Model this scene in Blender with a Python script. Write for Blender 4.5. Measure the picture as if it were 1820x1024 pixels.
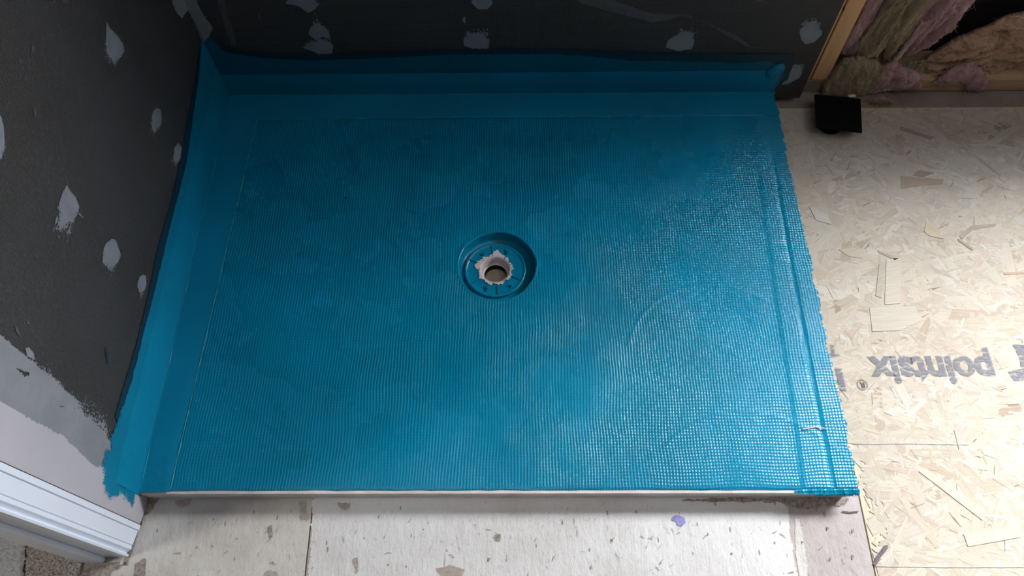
import bpy, bmesh, math, random
import numpy as np
from mathutils import Vector, Matrix

for o in list(bpy.data.objects):
    bpy.data.objects.remove(o)
S = bpy.context.scene
COL = S.collection
random.seed(7); RNG = np.random.default_rng(7)

# ------------------------------------------------------------------ camera
CAM = np.array([0.6515, -1.1962, 1.3444]); PITCH, YAW, ROLL, FPX = 1.0787136, -0.0195204, -0.0211886, 1356.6
def cam_axes():
    cp, sp = math.cos(PITCH), math.sin(PITCH)
    f = np.array([math.sin(YAW)*cp, math.cos(YAW)*cp, -sp])
    rt = np.array([math.cos(YAW), -math.sin(YAW), 0.]); up = np.cross(rt, f)
    c, s = math.cos(ROLL), math.sin(ROLL)
    return rt*c+up*s, -rt*s+up*c, f
RT, UP, FW = cam_axes()
cd = bpy.data.cameras.new('camera'); cam = bpy.data.objects.new('camera', cd); COL.objects.link(cam)
cd.sensor_width = 36; cd.lens = FPX/1820*36; cd.clip_start = .02
cam.matrix_world = Matrix(((RT[0], UP[0], -FW[0], CAM[0]), (RT[1], UP[1], -FW[1], CAM[1]), (RT[2], UP[2], -FW[2], CAM[2]), (0, 0, 0, 1)))
S.camera = cam

# ------------------------------------------------------------------ world, light, exposure
w = bpy.data.worlds.new('world'); S.world = w; w.use_nodes = True
w.node_tree.nodes['Background'].inputs[0].default_value = (.90, .93, 1.0, 1)
w.node_tree.nodes['Background'].inputs[1].default_value = .008
WX0, WX1, WZ0, WZ1, WY = 1.80, 2.65, .80, 1.60, .115      # window opening in the back wall
ld = bpy.data.lights.new('daylight', 'AREA'); ld.shape = 'RECTANGLE'; ld.size = WX1-WX0-.04; ld.size_y = WZ1-WZ0-.04
ld.energy = 180; ld.color = (.985, .985, .985)
lo = bpy.data.objects.new('daylight', ld); COL.objects.link(lo)
lo.location = ((WX0+WX1)/2, WY-.012, (WZ0+WZ1)/2); lo.rotation_euler = (math.radians(-90), 0, 0)
hl = bpy.data.lights.new('hallway_fill', 'AREA'); hl.shape = 'DISK'; hl.size = .3; hl.energy = 19; hl.color = (1, .97, .93)  # added fill light, no known fixture there; brightens the carpet and jamb
ho = bpy.data.objects.new('hallway_fill', hl); COL.objects.link(ho); ho.location = (-.95, -1.35, 2.25)
S.view_settings.view_transform = 'Standard'; S.view_settings.look = 'None'
S.view_settings.exposure = 0; S.view_settings.gamma = 1; S.view_settings.use_curve_mapping = False

# ------------------------------------------------------------------ helpers
def at(px, py, axis, val):
    """point on a world plane seen at a pixel of the 1820x1024 photograph"""
    d = FW + RT*(px-910)/FPX - UP*(py-512)/FPX
    t = (val-CAM[axis])/d[axis]
    return CAM+d*t
def empty(name, loc=(0, 0, 0)):
    o = bpy.data.objects.new(name, None); o.location = loc; o.empty_display_size = .05; COL.objects.link(o); return o
def tag(o, label=None, cat=None, group=None, kind=None):
    if label: o['label'] = label
    if cat: o['category'] = cat
    if group: o['group'] = group
    if kind: o['kind'] = kind
    return o
def link(name, me, m=None, parent=None, smooth=False):
    o = bpy.data.objects.new(name, me); COL.objects.link(o)
    if m: me.materials.append(m)
    if parent:
        o.parent = parent; o.matrix_parent_inverse = Matrix.Translation(-Vector(world_loc(parent)))
    if smooth: me.polygons.foreach_set('use_smooth', [True]*len(me.polygons))
    return o
def world_loc(o):
    l = Vector(o.location)
    return l if not o.parent else l      # every child here sits at the origin, only roots carry a location
def pyd(name, v, f, m=None, parent=None, smooth=False):
    me = bpy.data.meshes.new(name); me.from_pydata([tuple(map(float, p)) for p in v], [], f); me.update()
    return link(name, me, m, parent, smooth)
def bmo(name, bm, m=None, parent=None, smooth=False):
    me = bpy.data.meshes.new(name); bm.to_mesh(me); bm.free(); return link(name, me, m, parent, smooth)
def box_bm(x0, x1, y0, y1, z0, z1, bev=0., seg=1):
    bm = bmesh.new(); bmesh.ops.create_cube(bm, size=1)
    for v in bm.verts: v.co = Vector(((x0+x1)/2+v.co.x*(x1-x0), (y0+y1)/2+v.co.y*(y1-y0), (z0+z1)/2+v.co.z*(z1-z0)))
    if bev: bmesh.ops.bevel(bm, geom=bm.edges[:], offset=bev, segments=seg, affect='EDGES', profile=.5)
    return bm
def box(name, x0, x1, y0, y1, z0, z1, m, parent=None, bev=0., seg=1):
    return bmo(name, box_bm(x0, x1, y0, y1, z0, z1, bev, seg), m, parent)
def lathe(name, prof, c, m, parent=None, n=64, smooth=True, jit=None):
    v = []; f = []
    for k in range(n):
        a = 2*math.pi*k/n
        for i, (r, z) in enumerate(prof):
            rr = r+(jit(a, i) if jit else 0)
            v.append((c[0]+rr*math.cos(a), c[1]+rr*math.sin(a), c[2]+z))
    P = len(prof)
    for k in range(n):
        for i in range(P-1):
            a, b = k*P+i, ((k+1) % n)*P+i
            f.append((a, b, b+1, a+1))
    return pyd(name, v, f, m, parent, smooth)
def vnoise(x, y, seed=0):
    """cheap smooth value noise, vectorised"""
    xi = np.floor(x).astype(np.int64); yi = np.floor(y).astype(np.int64); xf = x-xi; yf = y-yi
    def h(a, b):
        n = (a*374761393 + b*668265263 + seed*974711) & 0xffffffff
        n = ((n ^ (n >> 13))*1274126177) & 0xffffffff
        return ((n ^ (n >> 16)) & 0xffff)/65535.
    u = xf*xf*(3-2*xf); w_ = yf*yf*(3-2*yf)
    return (h(xi, yi)*(1-u)+h(xi+1, yi)*u)*(1-w_)+(h(xi, yi+1)*(1-u)+h(xi+1, yi+1)*u)*w_
def fbm(x, y, seed=0, oct=4):
    s = 0; a = .5
    for k in range(oct): s = s+a*vnoise(x*2**k, y*2**k, seed+k*17); a *= .5
    return s
def sdist(X, Y, poly):
    """signed distance to polygon, positive inside"""
    p = np.array(poly); q = np.roll(p, -1, 0); d = np.full(X.shape, 1e9); ins = np.zeros(X.shape, bool)
    for (x0, y0), (x1, y1) in zip(p, q):
        ex, ey = x1-x0, y1-y0; L = ex*ex+ey*ey+1e-15
        t = np.clip(((X-x0)*ex+(Y-y0)*ey)/L, 0, 1)
        d = np.minimum(d, np.hypot(X-x0-t*ex, Y-y0-t*ey))
        c = ((y0 > Y) != (y1 > Y)) & (X < (x1-x0)*(Y-y0)/(y1-y0+1e-15)+x0); ins ^= c
    return np.where(ins, d, -d)
AX = {0: (1, 2), 1: (0, 2), 2: (0, 1)}
def ragged(name, pts, axis, val, m, parent, cell=.0012, fringe=0., fdir=(0, -1), off=0., wob=.0015, seed=0, weave=.5, label=None, amin=None):
    """a dab of paint or filler on a plane: outline pts in pixels, dry-brushed towards fdir (in-plane)"""
    a, b = AX[axis]
    P = [at(x, y, axis, val) for x, y in pts]; poly = [(p[a], p[b]) for p in P]
    pa = np.array(poly); mn = pa.min(0)-.006; mx = pa.max(0)+.006
    nx, ny = (int((mx[k]-mn[k])/cell)+1 for k in (0, 1))
    gx = mn[0]+(np.arange(nx)+.5)*cell; gy = mn[1]+(np.arange(ny)+.5)*cell
    X, Y = np.meshgrid(gx, gy, indexing='ij')
    sd = sdist(X, Y, poly)+(fbm(X/.012, Y/.012, seed+3, 3)-.45)*2*wob
    if fringe:
        c = pa.mean(0); fd = np.array(fdir, float); fd /= np.hypot(*fd)
        pr = (X-c[0])*fd[0]+(Y-c[1])*fd[1]; ext = ((pa-c)@fd).max()
        wgt = np.clip(pr/ext+.1, 0, 1)
        R = RNG.random(X.shape)*(1-weave)+weave*RNG.random(X.shape[0])[:, None]*.5+weave*.5*RNG.random(X.shape[1])[None, :]
        R = .42*R+.33*vnoise(X/cell/2.2, Y/cell/1.4, seed+9)+.25*vnoise(X/.006, Y/.006, seed+31)
        R = np.clip((R-.5)*2.6+.55, 0, 1.3)
        keep = sd > wgt*fringe*R
    else: keep = sd > 0
    if amin is not None: keep = keep & (X > amin)
    v = []; f = []; o = val+off
    for j in range(ny):
        col = keep[:, j]; i = 0
        while i < nx:
            if col[i]:
                k = i
                while k < nx and col[k]: k += 1
                x0, x1 = gx[i]-cell/2, gx[k-1]+cell/2; y0, y1 = gy[j]-cell/2, gy[j]+cell/2
                n0 = len(v)
                for (u, w_) in ((x0, y0), (x1, y0), (x1, y1), (x0, y1)):
                    q = [0, 0, 0]; q[axis] = o; q[a] = u; q[b] = w_; v.append(q)
                f.append((n0, n0+1, n0+2, n0+3)); i = k
            else: i += 1
    if not f: return None
    ob = pyd(name, v, f, m, parent)
    if label: ob['label'] = label
    return ob

# ------------------------------------------------------------------ materials
class NT:
    def __init__(s, name, base=(.8, .8, .8), rough=.5, spec=.5, coat=0., coat_r=.1):
        s.m = bpy.data.materials.new(name); s.m.use_nodes = True; s.t = s.m.node_tree; s.b = s.t.nodes['Principled BSDF']
        s.b.inputs['Base Color'].default_value = (*base, 1); s.b.inputs['Roughness'].default_value = rough
        s.b.inputs['Specular IOR Level'].default_value = spec
        s.b.inputs['Coat Weight'].default_value = coat; s.b.inputs['Coat Roughness'].default_value = coat_r
    def n(s, typ, **k):
        nd = s.t.nodes.new(typ)
        for a, v in k.items():
            if a.startswith('i_'): nd.inputs[a[2:].replace('_', ' ')].default_value = v
            else: setattr(nd, a, v)
        return nd
    def l(s, a, b): s.t.links.new(a, b)
    def coord(s, kind='Object', scale=(1, 1, 1), rot=(0, 0, 0)):
        c = s.n('ShaderNodeTexCoord'); mp = s.n('ShaderNodeMapping'); mp.inputs['Scale'].default_value = scale; mp.inputs['Rotation'].default_value = rot
        s.l(c.outputs[kind], mp.inputs[0]); return mp.outputs[0]
    def noise(s, vec, sc, det=4, rough=.5, dist=0.):
        nd = s.n('ShaderNodeTexNoise'); nd.inputs['Scale'].default_value = sc; nd.inputs['Detail'].default_value = det
        nd.inputs['Roughness'].default_value = rough; nd.inputs['Distortion'].default_value = dist; s.l(vec, nd.inputs['Vector']); return nd.outputs['Fac']
    def ramp(s, fac, stops):
        r = s.n('ShaderNodeValToRGB'); e = r.color_ramp.elements
        while len(e) > 1: e.remove(e[-1])
        for i, (p, c) in enumerate(stops):
            el = e[0] if i == 0 else e.new(p)
            el.position = p; el.color = (*c, 1) if len(c) == 3 else c
        s.l(fac, r.inputs[0]); return r.outputs[0]
    def mix(s, fac, a, b, mode='MIX'):
        mx = s.n('ShaderNodeMix', data_type='RGBA', blend_type=mode)
        for sock, val in ((mx.inputs['Factor'], fac), (mx.inputs['A'], a), (mx.inputs['B'], b)):
            if hasattr(val, 'links'): s.l(val, sock)
            elif isinstance(val, (int, float)): sock.default_value = val
            else: sock.default_value = (*val, 1)
        return mx.outputs['Result']
    def math(s, op, a, b=0., c=0., clamp=False):
        nd = s.n('ShaderNodeMath', operation=op, use_clamp=clamp)
        for i, v in enumerate((a, b, c)):
            if hasattr(v, 'links'): s.l(v, nd.inputs[i])
            else: nd.inputs[i].default_value = v
        return nd.outputs[0]
    def bump(s, h, dist=.001, strength=1., normal=None):
        nd = s.n('ShaderNodeBump'); nd.inputs['Distance'].default_value = dist; nd.inputs['Strength'].default_value = strength
        s.l(h, nd.inputs['Height'])
        if normal: s.l(normal, nd.inputs['Normal'])
        s.l(nd.outputs[0], s.b.inputs['Normal']); return nd.outputs[0]
    def col(s, c): s.l(c, s.b.inputs['Base Color'])

BLUE = (.0005, .235, .40)
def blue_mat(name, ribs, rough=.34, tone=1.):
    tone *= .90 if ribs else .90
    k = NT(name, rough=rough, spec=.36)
    vec = k.coord()
    big = k.noise(vec, 5, 3, .5); med = k.noise(vec, 42, 4, .55)
    c1 = tuple(x*.88*tone for x in BLUE); c2 = tuple(x*1.10*tone for x in BLUE)
    k.col(k.ramp(big, [(.3, c1), (.7, c2)]))
    if ribs:
        sep = k.n('ShaderNodeSeparateXYZ')
        # the fabric's threads wander a little
        wn = k.n('ShaderNodeTexNoise'); wn.inputs['Scale'].default_value = 9; wn.inputs['Detail'].default_value = 2; k.l(vec, wn.inputs['Vector'])
        sub = k.n('ShaderNodeVectorMath', operation='SUBTRACT'); k.l(wn.outputs['Color'], sub.inputs[0]); sub.inputs[1].default_value = (.5, .5, .5)
        sc = k.n('ShaderNodeVectorMath', operation='SCALE'); sc.inputs['Scale'].default_value = .012; k.l(sub.outputs[0], sc.inputs[0])
        ad = k.n('ShaderNodeVectorMath', operation='ADD'); k.l(vec, ad.inputs[0]); k.l(sc.outputs[0], ad.inputs[1]); k.l(ad.outputs[0], sep.inputs[0])
        sx = k.math('SINE', k.math('MULTIPLY', sep.outputs[0], 2*math.pi/.0054))
        sy = k.math('SINE', k.math('MULTIPLY', sep.outputs[1], 2*math.pi/.0056))
        n1 = k.noise(vec, 4.5, 2, .5); n2 = k.noise(vec, 3.4, 2, .5, .4)
        # cross threads stand out to the right, lengthwise ones elsewhere
        xr = k.n('ShaderNodeMapRange'); xr.inputs['From Min'].default_value = .70; xr.inputs['From Max'].default_value = 1.16; k.l(sep.outputs[0], xr.inputs[0])
        xr.interpolation_type = 'SMOOTHSTEP'
        ay = k.math('ADD', k.math('MULTIPLY', xr.outputs[0], .75), k.math('MULTIPLY', n1, .55))
        ax = k.math('SUBTRACT', 1.05, k.math('MULTIPLY', xr.outputs[0], k.math('MULTIPLY', n2, 1.1)))
        fill = k.n('ShaderNodeMapRange'); fill.inputs['From Min'].default_value = .36; fill.inputs['From Max'].default_value = .56; k.l(k.noise(vec, 6, 3, .6), fill.inputs[0])
        fill.inputs['To Min'].default_value = .6
        h = k.math('ADD', k.math('MULTIPLY', sx, ax), k.math('MULTIPLY', sy, ay))
        h = k.math('MULTIPLY', h, fill.outputs[0])
        fine = k.noise(vec, 420, 3, .6)
        h = k.math('ADD', h, k.math('MULTIPLY', fine, 1.1))
        b1 = k.bump(h, .00027, 1.)
        k.b.inputs['Normal'].links and None
        k.l(k.ramp(k.noise(vec, 7, 3, .6), [(.35, (.20,)*3), (.65, (.33,)*3)]), k.b.inputs['Roughness'])
    else:
        h = k.math('ADD', k.noise(vec, 60, 4, .6), k.math('MULTIPLY', k.noise(vec, 500, 2, .5), .25))
        k.bump(h, .0012, .6)
    return k.m
M = {}
M['membrane'] = blue_mat('blue_ribbed_membrane', True)
M['tape'] = blue_mat('blue_smooth_band', False, .42)
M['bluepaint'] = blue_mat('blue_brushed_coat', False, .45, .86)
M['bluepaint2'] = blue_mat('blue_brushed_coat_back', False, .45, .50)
M['bluewell'] = blue_mat('blue_coated_plastic', False, .25, 1.)
k = NT('thin_dark_blue_coat', (.001, .026, .05), .5); v = k.coord(); k.bump(k.noise(v, 300, 3, .6), .0008); M['darkblue'] = k.m
k = NT('dark_backer_board', rough=.62, spec=.35); v = k.coord(); 
k.col(k.mix(.5, k.ramp(k.noise(v, 3.5, 4, .6), [(.3, (.036, .034, .034)), (.7, (.058, .056, .058))]), k.ramp(k.noise(v, 160, 3, .6), [(.35, (.030, .030, .030)), (.75, (.058, .056, .055))])))
sp = k.n('ShaderNodeSeparateXYZ'); k.l(v, sp.inputs[0])
h = k.math('ADD', k.math('SINE', k.math('MULTIPLY', k.math('ADD', sp.outputs[0], sp.outputs[1]), 2*math.pi/.0034)), k.math('SINE', k.math('MULTIPLY', sp.outputs[2], 2*math.pi/.0042)))
k.bump(k.math('ADD', h, k.math('MULTIPLY', k.noise(v, 300, 3, .6), 1.5)), .00022); M['board'] = k.m
def plain(name, c1, c2, sc=40, rough=.7, bd=.0006, spec=.3, bsc=250):
    k = NT(name, rough=rough, spec=spec); v = k.coord(); k.col(k.ramp(k.noise(v, sc, 4, .6), [(.3, c1), (.7, c2)])); k.bump(k.noise(v, bsc, 3, .6), bd, .7); return k.m
M['filler'] = plain('grey_joint_filler', (.18, .20, .232), (.235, .255, .292), 30)
M['filler2'] = plain('mid_grey_filler', (.20, .215, .235), (.26, .275, .30), 12)
M['smear'] = plain('faint_filler_smear', (.075, .073, .078), (.10, .098, .105), 60)
M['wallpaint'] = plain('lilac_grey_wall_paint', (.42, .41, .45), (.46, .45, .50), 8, .6, .0003)
M['casing'] = plain('white_gloss_trim', (.73, .80, .92), (.77, .84, .96), 6, .35, .0002, .5)
M['foam'] = plain('white_foam_core', (.55, .50, .49), (.75, .70, .68), 25, .8)
M['white'] = plain('bare_grey_ceiling_board', (.30, .30, .30), (.34, .34, .34), 6, .8)
M['pvc'] = plain('pinkish_white_plastic', (.62, .54, .55), (.72, .64, .66), 30, .35, .0002, .5)
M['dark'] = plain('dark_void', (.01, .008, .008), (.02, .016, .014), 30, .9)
M['mud'] = plain('brown_trap_bottom', (.05, .035, .03), (.10, .075, .065), 90, .6)
M['black'] = plain('matt_black_plastic', (.0016, .0016, .0016), (.0022, .0022, .0022), 40, .7, .0001, .12)
M['stain'] = plain('brown_bare_wood_stain', (.33, .27, .24), (.43, .37, .335), 120, .8)
M['stain2'] = plain('grey_brown_grime', (.14, .11, .095), (.40, .35, .32), 150, .9)
M['glass'] = NT('pane_glass', (.9, .95, 1), .05).m; M['glass'].node_tree.nodes['Principled BSDF'].inputs['Transmission Weight'].default_value = 1
M['purple'] = plain('purple_paint_drip', (.20, .19, .46), (.36, .36, .66), 60, .4)
M['pen'] = plain('faint_blue_chalk', (.36, .40, .47), (.50, .51, .53), 300, .8)
M['pencil'] = plain('dark_marker', (.09, .07, .085), (.20, .17, .18), 300, .8)
M['crack'] = plain('dark_crack', (.03, .02, .018), (.06, .045, .04), 80, .9)
def wood(name, c1, c2, axis, rough=.7):
    k = NT(name, rough=rough, spec=.25); sc = [60, 60, 60]; sc[axis] = 2.5
    v = k.coord(scale=tuple(sc)); n = k.noise(v, 1, 5, .6, 1.)
    k.col(k.ramp(n, [(.25, c1), (.75, c2)])); k.bump(n, .0006, .6); return k.m
M['stud'] = wood('pine_stud', (.52, .29, .14), (.78, .49, .26), 2)
M['plate'] = wood('pine_sole_plate', (.42, .28, .16), (.60, .44, .27), 0)
M['plate2'] = wood('greyed_plate', (.22, .17, .14), (.34, .27, .22), 0)
# front plywood, old and whitened
def ply(name, stops, seedoff):
    k = NT(name, rough=.75, spec=.25); v = k.coord(); mp = k.coord(scale=(1, .35, 1)); 
    a = k.ramp(k.noise(v, 7, 5, .65), stops)
    n2 = k.noise(v, 75, 5, .7)
    c = k.mix(k.ramp(n2, [(.60, (0,)*3), (.72, (.55,)*3)]), a, (.34, .27, .235))
    vo = k.n('ShaderNodeTexVoronoi'); vo.inputs['Scale'].default_value = 95; k.l(mp, vo.inputs['Vector'])
    dots = k.math('MULTIPLY', k.math('LESS_THAN', vo.outputs['Distance'], .16), k.math('GREATER_THAN', k.noise(v, 30, 2, .5), .56))
    c = k.mix(k.math('MULTIPLY', dots, .75), c, (.22, .17, .15))
    n5 = k.noise(k.coord(scale=(1, .5, 1)), 210, 6, .8); c = k.mix(k.ramp(n5, [(.30, (.55,)*3), (.42, (0,)*3)]), c, (.20, .16, .14)); k.col(c)
    h = k.math('ADD', k.noise(mp, 60, 5, .7), k.math('MULTIPLY', dots, -.5)); k.bump(h, .0035, .7); return k.m
M['ply_a'] = ply('old_plywood_grey', [(.25, (.40, .37, .345)), (.5, (.55, .53, .50)), (.75, (.64, .62, .60))], 0)
M['ply_b'] = ply('old_plywood_pink', [(.25, (.33, .29, .285)), (.5, (.42, .375, .37)), (.75, (.46, .43, .425))], 0)
M['whitewash'] = ply('thin_white_overpaint', [(.25, (.54, .52, .51)), (.5, (.64, .63, .63)), (.75, (.71, .71, .72))], 0)
M['ply_back'] = ply('old_plywood_dull', [(.25, (.17, .13, .11)), (.5, (.27, .22, .19)), (.75, (.33, .29, .26))], 0)
# osb flakes: tone per flake from a colour attribute, grain along each flake
k = NT('osb_flake', rough=.7, spec=.25)
at_ = k.n('ShaderNodeAttribute', attribute_name='tone'); uv = k.coord('UV', (1.2, 26, 1)); g = k.noise(uv, 1, 4, .6, .4)
k.col(k.mix(1., at_.outputs['Color'], k.ramp(g, [(.25, (.84, .81, .77)), (.7, (1.03, 1.03, 1.03))]), 'MULTIPLY')); k.bump(g, .0005, .8); M['flake'] = k.m
M['osb'] = plain('osb_base', (.50, .43, .32), (.66, .58, .45), 60)
# worn print, absent where the flakes dip
k = NT('worn_blue_grey_print', (.19, .205, .25), .8); v = k.coord(scale=(1, 3.5, 1)); n = k.noise(v, 55, 5, .75)
k.l(k.ramp(n, [(.38, (0,)*3), (.52, (.80,)*3)]), k.b.inputs['Alpha']); M['print'] = k.m
def wool(name, c0, c1, c2, c3, rot, sc=(70, 8, 8)):
    k = NT(name, rough=.95, spec=.05); v = k.coord(scale=sc, rot=rot); v2 = k.coord()
    n = k.noise(v, 1, 6, .7, 1.2); n3 = k.noise(v2, 22, 5, .65)
    c = k.ramp(n, [(.25, c0), (.45, c1), (.6, c2), (.78, c3)]); k.col(k.mix(k.math('MULTIPLY', n3, .55), c, c1))
    k.b.inputs['Sheen Weight'].default_value = .25
    k.bump(k.math('ADD', n, k.math('MULTIPLY', k.noise(v2, 220, 6, .75), .8)), .006, .9); return k.m
M['wool_brown'] = wool('brown_fibre', (.13, .095, .055), (.40, .31, .19), (.55, .44, .28), (.80, .70, .50), (0, -.2, 0))
M['wool_pink'] = wool('pink_fibre', (.30, .12, .125), (.62, .37, .38), (.78, .52, .52), (.92, .74, .73), (0, -.2, 0))
M['wool_dark'] = wool('shaded_pink_fibre', (.08, .035, .04), (.22, .11, .12), (.34, .19, .20), (.50, .34, .35), (0, .3, 0))
M['wool_mix'] = wool('tan_and_pink_fibre', (.16, .09, .055), (.56, .36, .235), (.72, .45, .35), (.88, .64, .54), (0, -.4, 0), (12, 12, 55))
M['carpet_l'] = plain('light_grey_carpet', (.34, .34, .35), (.62, .62, .62), 260, .95)
M['carpet_d'] = plain('speckled_brown_carpet', (.07, .05, .04), (.60, .55, .50), 330, .95)

# ================================================================== STRUCTURE
W, D, ZT = 1.22, .89, .04           # shower pan footprint and rim height
WEND = -1.0                          # doorway end of the left wall
floor = box('floor', -1.2, 3.2, -2.6, .13, -.06, -.022, M['osb']); tag(floor, 'bare subfloor of old plywood in front and pale strand board on the right', 'floor', kind='structure')
# plywood sheets; the joint runs front to back
sx0 = at(556, 888, 2, 0)[0]; rx = at(1526, 885, 2, 0)[0]; rx2 = at(1552, 1010, 2, 0)[0]
def slab(name, pts, z0, z1, m, parent):
    n = len(pts); v = [(x, y, z1) for x, y in pts]+[(x, y, z0) for x, y in pts]
    f = [tuple(range(n)), tuple(range(2*n-1, n-1, -1))]+[(i, i+n, (i+1) % n+n, (i+1) % n) for i in range(n)]
    f = [tuple(reversed(q)) for q in f] if False else f
    o = pyd(name, v, f, m, parent); bm = bmesh.new(); bm.from_mesh(o.data); bmesh.ops.recalc_face_normals(bm, faces=bm.faces[:]); bm.to_mesh(o.data); bm.free(); return o
def jag(x0, y0, x1, y1, n, a):
    return [(x0+(x1-x0)*i/n+random.uniform(-a, a), y0+(y1-y0)*i/n) for i in range(n+1)]
sx1 = at(543, 1024, 2, 0)[0]
jl = jag(sx0, -.80, sx1, -1.06, 14, .0006); ex = (sx1-sx0)/(.26)
p1 = slab('plywood_sheet', [(-.11, -.80)]+[(x-.0012, y) for x, y in jl]+[(sx1-.0012, -1.9), (-.11, -1.9)], -.02, 0, M['ply_a'], floor)
rdx = (rx2-rx)/(at(1526, 885, 2, 0)[1]-at(1552, 1010, 2, 0)[1])
def rxy(y): return rx+(at(1526, 885, 2, 0)[1]-y)*rdx
p2 = slab('plywood_sheet', [(x+.0012, y) for x, y in jl]+[(sx1+.0012, -1.9), (rxy(-1.9), -1.9), (rxy(-.80), -.80)], -.02, 0, M['ply_b'], floor)
p3 = box('plywood_strip', 1.16, 3.1, -.013, .13, -.02, -.001, M['ply_back'], floor)
osb = slab('osb_sheet', [(rxy(-.80)+.003, -.80), (rxy(-1.9)+.003, -1.9), (3.1, -1.9), (3.1, -.014), (1.16, -.014), (1.16, -.80)], -.02, -.0006, M['osb'], floor)
# flakes pressed into the strand board
def flakes():
    v = []; f = []; tones = []; uvs = []
    PAL = [((.49, .435, .36), 26), ((.53, .485, .41), 30), ((.52, .48, .425), 18), ((.45, .40, .325), 12), ((.57, .54, .485), 12), ((.48, .40, .35), 5), ((.42, .35, .27), 2.6), ((.33, .25, .19), .6)]
    cs, ws = zip(*PAL)
    N = 13500
    for i in range(N):
        kind = random.random()
        small = i > N*.55
        if small: L = random.uniform(.006, .034); B = random.uniform(.0012, .007)
        else: L = random.uniform(.03, .12); B = random.uniform(.006, .026)
        x = random.uniform(1.18, 2.12); y = random.uniform(-1.42, -.016)
        a = random.gauss(0, .75) if random.random() < .75 else random.uniform(0, math.pi)
        c = random.choices(cs, ws)[0]; j = random.uniform(.93, 1.06); z = .0000+.0006*(i/N)+random.uniform(0, .0003)
        if small and random.random() < .085: B *= .3; c = random.choice([(.15, .10, .075), (.22, .155, .11), (.27, .20, .145)])
        ca, sa = math.cos(a), math.sin(a)
        tl, tr = random.uniform(-.3, .3)*B, random.uniform(-.3, .3)*B
        loc = [(-L/2+tl, -B/2), (0, -B/2*random.uniform(.8, 1.15)), (L/2+tr, -B/2*random.uniform(.2, 1)), (L/2-tr+random.uniform(-.2, .1)*B, B/2*random.uniform(.2, 1)), (0, B/2*random.uniform(.8, 1.15)), (-L/2-tl, B/2*random.uniform(.5, 1))]
        w_ = [(x+p*ca-q*sa, y+p*sa+q*ca) for p, q in loc]
        if any(yy > -.0145 or xx < max(1.165, (rxy(yy)+.0035 if yy < -.82 else 0)) for xx, yy in w_): continue
        tx, ty = random.uniform(-.006, .006), random.uniform(-.006, .006)
        n0 = len(v); ou, ov = random.uniform(0, 50), random.uniform(0, 50)
        for (p, q), (xx, yy) in zip(loc, w_):
            v.append((xx, yy, z+tx*p+ty*q)); uvs.append((ou+p*14, ov+q*14)); tones.append((c[0]*j, c[1]*j, c[2]*j, 1))
        f.append(tuple(range(n0, n0+6)))
    tones = [(*[.85*a_+.15*b_ for a_, b_ in zip(t_[:3], (.52, .475, .40))], 1) for t_ in tones]
    o = pyd('wood_strand', v, f, M['flake'], osb); o['kind'] = 'stuff'
    ca = o.data.color_attributes.new('tone', 'FLOAT_COLOR', 'POINT'); ca.data.foreach_set('color', np.array(tones, np.float32).ravel())
    ul = o.data.uv_layers.new(name='UVMap'); idx = np.zeros(len(o.data.loops), np.int32); o.data.loops.foreach_get('vertex_index', idx)
    ul.data.foreach_set('uv', np.array(uvs, np.float32)[idx].ravel())
flakes()
# big single strands one can point at in the photo
def strand(pts, c, z=.0016):
    P = [at(x, y, 2, 0) for x, y in pts]; n = len(P)
    d = np.array(P)[:, :2]; 
    o = pyd('wood_strand', [(p[0], p[1], z) for p in P]+[(p[0], p[1], 0) for p in P], [tuple(range(n))]+[(i, i+n, (i+1) % n+n, (i+1) % n) for i in range(n)], M['flake'], osb)
    c = tuple(.55*q_*.72+.45*p_ for q_, p_ in zip(c, (.50, .455, .38))); ca = o.data.color_attributes.new('tone', 'FLOAT_COLOR', 'POINT'); ca.data.foreach_set('color', np.tile(np.array([*c, 1], np.float32), 2*n))
    ax = (P[1]-P[0])[:2]; ax = ax/np.hypot(*ax); pr = np.array([-ax[1], ax[0]])
    ul = o.data.uv_layers.new(name='UVMap')
    for lp in o.data.loops:
        q = np.array(o.data.vertices[lp.vertex_index].co[:2]); ul.data[lp.index].uv = (q@ax*14, q@pr*14)
strand([(1600, 313), (1677, 320), (1674, 327), (1640, 330), (1602, 336)], (.46, .30, .20))
strand([(1632, 303), (1660, 308), (1640, 315), (1622, 312)], (.34, .23, .17))
strand([(1645, 396), (1664, 405), (1676, 425), (1652, 420), (1642, 412)], (.70, .58, .38))
strand([(1704, 420), (1725, 402), (1771, 398), (1768, 403), (1730, 408), (1710, 426)], (.40, .29, .24))
strand([(1702, 425), (1729, 441), (1728, 446), (1703, 429)], (.38, .26, .20))
strand([(1575, 462), (1602, 458), (1600, 540), (1572, 542)], (.80, .74, .64))
strand([(1562, 470), (1574, 464), (1566, 530), (1556, 526)], (.58, .52, .44))
strand([(1490, 444), (1520, 440), (1532, 460), (1508, 456)], (.66, .59, .50))
strand([(1560, 445), (1596, 460), (1590, 463), (1561, 449)], (.44, .36, .30))
strand([(1545, 548), (1625, 545), (1640, 570), (1600, 588), (1550, 590)], (.76, .71, .63))
strand([(1640, 830), (1755, 910), (1745, 925), (1632, 838)], (.78, .72, .61))
strand([(1712, 950), (1780, 940), (1815, 955), (1720, 972)], (.80, .75, .64))
strand([(1438, 368), (1470, 382), (1478, 400), (1450, 392)], (.82, .80, .76))
strand([(1695, 765), (1712, 745), (1720, 748), (1704, 800)], (.62, .56, .53))
strand([(1783, 485), (1820, 484), (1820, 487), (1785, 489)], (.55, .33, .24))
strand([(1600, 225), (1660, 245), (1655, 249), (1598, 231)], (.33, .24, .17))

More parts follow.
